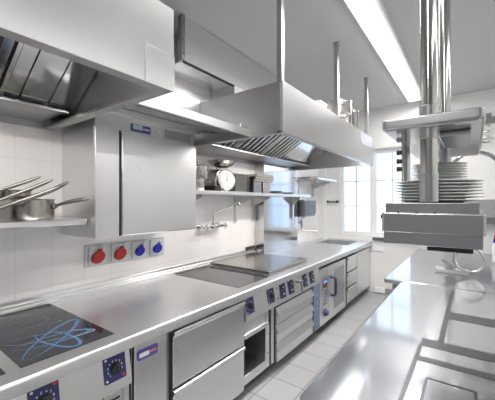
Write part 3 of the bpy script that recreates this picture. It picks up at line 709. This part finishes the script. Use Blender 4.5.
m = MB(T); m.box(.055, .145, .605, .63, .004, .005); m.build('display_band', 'led', cs)
m = MB(T); m.box(.07, .13, .572, .595, .004, .005); m.build('display_mark', 'redmark', cs)
m = MB(T)
for k in range(5): m.rrect(.055, .15, .335+k*.04, .362+k*.04, .006, .002, .006)
m.build('button', 'strip', cs)
m = MB(T); m.cyl((.10, .235, .002), (.10, .235, .012), .045, seg=24); m.cyl((.10, .235, .012), (.10, .235, .04), .034, .028, seg=24); m.build('knob', 'navy', cs, .002)
m = MB(); m.box(-1.499, -1.462, 3.722, 4.372, .10, .79); od = m.build('door', 'steelv', t, .006)
m = MB(); m.box(-1.462, -1.460, 3.90, 4.30, .20, .715); m.build('door_glass', plain('oven_glass', (.30, .30, .32), .08, .3), od)
m = MB(); m.tube([(-1.462, 3.80, .635), (-1.42, 3.80, .635), (-1.400, 3.80, .615), (-1.398, 3.80, .52), (-1.400, 3.80, .425), (-1.42, 3.80, .405), (-1.462, 3.80, .405)], .016, 12); m.build('handle', plain('dark_handle', (.015, .025, .06), .35), od)
box(-1.56, -1.48, 4.374, 4.412, .10, .836).build('dark_gap', 'dark', t)
# G: drawer unit, H: cupboard below the sink
t = thing('drawer_cabinet', 'steel cabinet with three small drawers, between the oven and the sink cupboard', 'drawer unit', (-1.9, 4.65, 0))
carcass(t, 4.416, 4.895, xf=-1.49); plinth(t, 4.416, 4.895)
for z0, z1 in ((.575, .795), (.350, .560), (.125, .335)): drawer_front(t, 4.424, 4.888, z0, z1, .05, 'steelv')
m = MB(); m.box(-1.4895, -1.482, 4.42, 4.892, .12, .82); m.build('dark_gap', 'dark', t)
t = thing('sink_cupboard', 'steel cupboard with a plain door below the sink', 'cupboard', (-1.9, 5.28, 0))
m = MB(); m.box(WX+.01, -1.49, 4.90, 4.915, .115, .69); m.box(WX+.01, -1.49, 5.60, 5.64, .115, .69); m.box(WX+.01, -1.49, 4.915, 5.60, .115, .13); m.box(-1.51, -1.49, 4.915, 5.60, .13, .836); m.build('carcass', 'steelv', t)
plinth(t, 4.90, 5.64)
m = MB(); m.prism([(-1.488, .12), (-1.460, .12), (-1.460, .76), (-1.444, .785), (-1.446, .80), (-1.460, .81), (-1.488, .79)], 'y', 4.904, 5.628); m.build('door', 'steelv', t, .003)

# ------------------------------------------------------------------ island tables
def island(label, x0, x1, y0, y1, mat, r, group=None):
    t = thing('island_table', label, 'table', ((x0+x1)/2, (y0+y1)/2, 0), group)
    m = MB(); m.rrect(x0, x1, y0, y1, r, .862, WT); tp = m.build('tabletop', mat, t, .008, seg=3)
    m = MB(); m.box(x0+.10, x1-.05, y0+.10, y1-.05, .16, .19); m.build('undershelf', 'steel', t, .003)
    m = MB(); m.box(x0+.06, x1-.04, y0+.06, y1-.04, .80, .8615); m.build('under_frame', 'frame', t)
    for x in (x0+.12, x1-.12):
        for y in (y0+.12, y1-.12): box(x-.02, x+.02, y-.02, y+.02, 0, .80).build('leg', 'steelv', t, .003)
    return t
isl = island('large polished steel island table in front, with dark bars on top', -.505, .75, .97, 2.985, 'island', .045)
fr = MB(); z0, z1 = WT, WT+.0012
fr.box(-.137, -.113, 1.80, 2.86, z0, z1)
fr.box(-.113, .70, 2.185, 2.325, z0, z1)
fr.box(-.205, .70, 1.705, 1.80, z0, z1)
fr.box(-.212, -.195, 1.10, 1.705, z0, z1); fr.box(-.195, .70, 1.535, 1.585, z0, z1)
fo = fr.build('dark_bars', 'darkbar', isl); fo['label'] = 'dark bars on the tabletop'  # thin dark bars laid out in rectangles on the tabletop
fr = MB()
fr.box(-.150, -.140, 1.15, 1.408, z0, z1); fr.box(-.140, .006, 1.396, 1.408, z0, z1); fr.box(.006, .016, 1.15, 1.408, z0, z1)
fr.build('thin_bars', 'darkbar', isl)  # narrower dark bars around one rectangle
island('polished steel island table beyond the first one, standing out into the aisle by one corner', -.650, .75, 2.99, 5.25, 'island', .02)

# ------------------------------------------------------------------ hanging gantry with plates
GX0, GX1, GY0, GY1 = -.268, .036, 1.19, 2.11
t = thing('hanging_gantry', 'steel two-shelf plate gantry hung from the ceiling on round poles over the island', 'gantry', (-.12, 1.6, 1.43))
for y in (1.238, 2.015):
    m = MB(); x = -.1216
    m.cyl((x, y, 1.60), (x, y, CEIL), .0265, seg=32); m.cyl((x, y, CEIL-.012), (x, y, CEIL), .055, seg=32)
    pl = m.build('pole', 'pole', t)
    for a, b, r_ in ((1.897, 1.935, .0300), (1.60, 1.70, .0295), (1.82, 1.857, .0300)):
        m = MB(); m.cyl((x, y, a), (x, y, b), r_, seg=32); m.build('sleeve', 'gan', pl, .001)
m = MB(); m.rrect(GX0, GX1, GY0, GY1, .02, 1.862, 1.897); m.build('top_shelf', 'gan', t, .006, seg=3)
m = MB(); m.rrect(GX0+.01, GX1-.01, GY0+.01, GY1-.01, .015, 1.857, 1.862); m.build('mirror_underside', 'polish', t)
m = MB(); m.cyl((GX1, 1.24, 1.876), (GX1+.014, 1.24, 1.876), .008, seg=12); m.build('end_screw', 'frame', t)
m = MB(); m.box(-.10, .0, 1.32, 1.62, 1.838, 1.857); m.build('heat_lamp', 'gan', t, .006)
m = MB(); m.box(GX0+.012, GX1-.016, GY0+.012, GY1-.012, 1.558, 1.597); m.build('plate_tray', 'gan', t, .002)
m = MB(); m.rrect(GX0, GX1, GY0, GY1, .012, 1.492, 1.562); m.build('lower_housing', 'gan', t, .004)
m = MB(); m.box(GX0+.007, GX1-.007, GY0+.006, GY1-.006, 1.450, 1.493); m.build('housing_skirt', 'gan', t, .002)
m = MB(); m.box(-.15, .005, 1.45, 1.85, 1.400, 1.451); m.build('heater_bar', 'black', t, .004)
m = MB(); m.cyl((GX0, 1.24, 1.545), (GX0-.012, 1.24, 1.545), .009, seg=12); m.build('switch', 'black', t)
for x in (-.21, -.155, -.10, -.045):
    m = MB(); m.cyl((x, GY0+.001, 1.564), (x, GY0+.010, 1.564), .004, seg=8); m.build('screw', 'chrome', t)
m = MB(); m.cyl((-.244, 1.555, 1.597), (-.244, 1.555, 1.857), .018, seg=24); rp = m.build('rear_post', 'pole', t)
for z in (1.828, 1.788, 1.752): 
    m = MB(); m.cyl((-.261, 1.555, z), (-.282, 1.555, z), .010, .013, seg=14); m.build('peg', 'black', rp, .002)
def plate_mesh(R):
    m = MB(); m.lathe((0, 0, 0), [(0, .002), (R*.52, .002), (R*.56, 0), (R*.60, .001), (R*.64, .005), (R*.97, .0100), (R, .0112), (R, .0132), (R*.97, .0128), (R*.62, .0075), (R*.56, .004), (0, .004)], 56)
    return m.build('plate', 'china')
def plates(n, x, y, z, R, pitch, where, group):
    first = plate_mesh(R)
    for k in range(n):
        o = first if k == 0 else first.copy()
        if k: COL.objects.link(o)
        o.location = (x + random.uniform(-.002, .002), y + random.uniform(-.002, .002), z + k*pitch)
        i = n-1-k
        tag(o, ('white plate on top of %s' % where) if i == 0 else ('white plate, %s from the top of %s' % (ORD[i], where)), 'plate', group)
plates(7, -.115, 1.43, 1.597, .151, .0118, 'the wide plate stack on the gantry', 'plates in the wide stack')
plates(15, -.138, 1.84, 1.597, .120, .0130, 'the tall narrow plate stack on the gantry', 'plates in the narrow stack')

# ------------------------------------------------------------------ tap on the second island
t = thing('spray_tap', 'steel pre-rinse tap with a tall arched pipe and hose ring on the farther island', 'tap', (-.178, 3.66, WT))
m = MB(); m.box(-.30, -.02, 3.58, 3.74, WT, WT+.03); m.cyl((-.178, 3.66, WT+.03), (-.178, 3.66, WT+.30), .042, seg=24); m.cyl((-.178, 3.66, WT+.30), (-.178, 3.66, WT+.33), .05, .03, seg=24); m.build('tap_body', plain('pale_enamel', (.48, .49, .50), .3), t, .004)
m = MB(); m.tube([(-.178, 3.66, WT+.30), (-.178, 3.66, 1.88)] + [tuple(p) for p in arc((.02, 3.66, 1.88), (1, 0, 0), (0, 0, 1), .198, 180, 0, 18)][1:] + [(.218, 3.66, 1.65)], .018, 12); m.build('arched_pipe', 'chrome', t)
m = MB(); m.cyl((.218, 3.66, 1.66), (.218, 3.66, 1.52), .022, .03, seg=16); m.build('spray_head', 'black', t)
m = MB(); m.tube([tuple(p) for p in arc((-.02, 3.62, WT+.145), (1, 0, 0), (0, .25, .97), .115, 0, 340, 30)], .011, 10); m.build('hose_ring', 'gan', t)
m = MB(); m.prism([(-.25, WT+.12), (-.04, WT+.03), (-.02, WT+.03), (-.235, WT+.135)], 'y', 3.57, 3.60); m.build('strut', 'gan', t, .002)
t = thing('bottle', 'white bottle with a red and blue cap on the farther island, at the picture edge', 'bottle', (.235, 4.55, WT))
m = MB(); m.lathe((.235, 4.55, WT), [(0, 0), (.045, 0), (.048, .01), (.048, .19), (.03, .225), (.02, .23), (0, .23)], 24); m.build('bottle_body', 'pvc', t)
m = MB(); m.cyl((.235, 4.55, WT+.228), (.235, 4.55, WT+.265), .036, seg=16); m.build('collar', 'blue', t)
m = MB(); m.cyl((.235, 4.55, WT+.265), (.235, 4.55, WT+.32), .034, .026, seg=16); m.build('cap', 'red', t)

# ------------------------------------------------------------------ far wall fittings
t = thing('wall_rail', 'steel rail high on the far wall with four looped hooks', 'rail', (.5, FY, 2.75))
m = MB(); m.box(-.1, 1.6, FY-.05, FY-.001, 2.755, 2.84); m.build('rail_bar', 'frame', t, .004)
for k in range(4):
    z = 2.70 - k*.075; m = MB()
    m.tube([(.05, FY-.002, z), (.05, FY-.06, z), (.07, FY-.10, z-.008), (.17, FY-.11, z-.012), (.20, FY-.09, z), (.20, FY-.002, z+.005)], .012, 8); m.build('hook', 'chrome', t)
t = thing('wall_ledge', 'steel ledge with a darker front edge low on the far wall beyond the plates', 'shelf', (.6, FY, 1.27))
m = MB(); m.box(-.35, 2.2, FY-.02, FY-.001, 1.38, 1.64); m.build('back_sheet', 'steel', t, .003)
m = MB(); m.box(-.35, 2.2, FY-.16, FY-.021, 1.285, 1.38); m.build('ledge', 'frame', t, .004)
def wall_box(label, x, z):
    t = thing('wall_socket', label, 'socket', (x, FY, z), None)
    m = MB(); m.box(x-.085, x+.085, FY-.016, FY-.001, z-.045, z+.045); m.build('cover_plate', 'pvc', t, .004)
    m = MB(); m.box(x-.06, x+.06, FY-.020, FY-.016, z-.028, z+.028); m.build('flap', 'pvc', t, .002)
wall_box('white double socket on the far tiles just under the window sill', -1.335, .775)
t = thing('wall_socket', 'white box low on the far wall at floor level', 'socket', (-1.30, FY, .05))
m = MB(); m.box(-1.385, -1.215, FY-.05, FY-.013, .015, .105); m.build('cover_plate', 'pvc', t, .004)

# ------------------------------------------------------------------ world, camera, view
w = bpy.data.worlds.new('sky'); scn.world = w; w.use_nodes = True
nt = w.node_tree; bg = nt.nodes['Background']
tc = nt.nodes.new('ShaderNodeTexCoord'); nz = nt.nodes.new('ShaderNodeTexNoise'); nz.inputs['Scale'].default_value = 4; nz.inputs['Detail'].default_value = 6
cr = nt.nodes.new('ShaderNodeValToRGB'); cr.color_ramp.elements[0].position = .38; cr.color_ramp.elements[1].position = .62
cr.color_ramp.elements[0].color = (.52, .70, 1, 1); cr.color_ramp.elements[1].color = (.86, .93, 1, 1)
nt.links.new(tc.outputs['Generated'], nz.inputs['Vector']); nt.links.new(nz.outputs['Fac'], cr.inputs['Fac']); nt.links.new(cr.outputs['Color'], bg.inputs['Color'])
bg.inputs['Strength'].default_value = 1.1
for x0, x1 in ((W0, -1.43), (-1.43, W1)):
    la = bpy.data.lights.new('window_portal', 'AREA'); la.shape = 'RECTANGLE'; la.size = x1-x0; la.size_y = WZ1-WZ0; la.cycles.is_portal = True
    lo = bpy.data.objects.new('window_portal', la); COL.objects.link(lo); lo.location = ((x0+x1)/2, FY+.2, (WZ0+WZ1)/2); lo.rotation_euler = (-PI/2, 0, 0)

cam = bpy.data.cameras.new('camera'); co = bpy.data.objects.new('camera', cam); COL.objects.link(co)
co.location = (0, 0, 1.6); co.rotation_euler = (PI/2, 0, math.atan2(224.5, 305.0))
cam.sensor_width = 36; cam.sensor_fit = 'HORIZONTAL'; cam.lens = 305.0/495*36; cam.shift_y = 2/495; cam.clip_start = .02
scn.camera = co
scn.view_settings.view_transform = 'Standard'; scn.view_settings.look = 'None'; scn.view_settings.gamma = 1
scn.view_settings.use_curve_mapping = False; scn.view_settings.exposure = 1.02
scn.cycles.max_bounces = 10; scn.cycles.glossy_bounces = 6; scn.cycles.diffuse_bounces = 4; scn.cycles.sample_clamp_indirect = 6
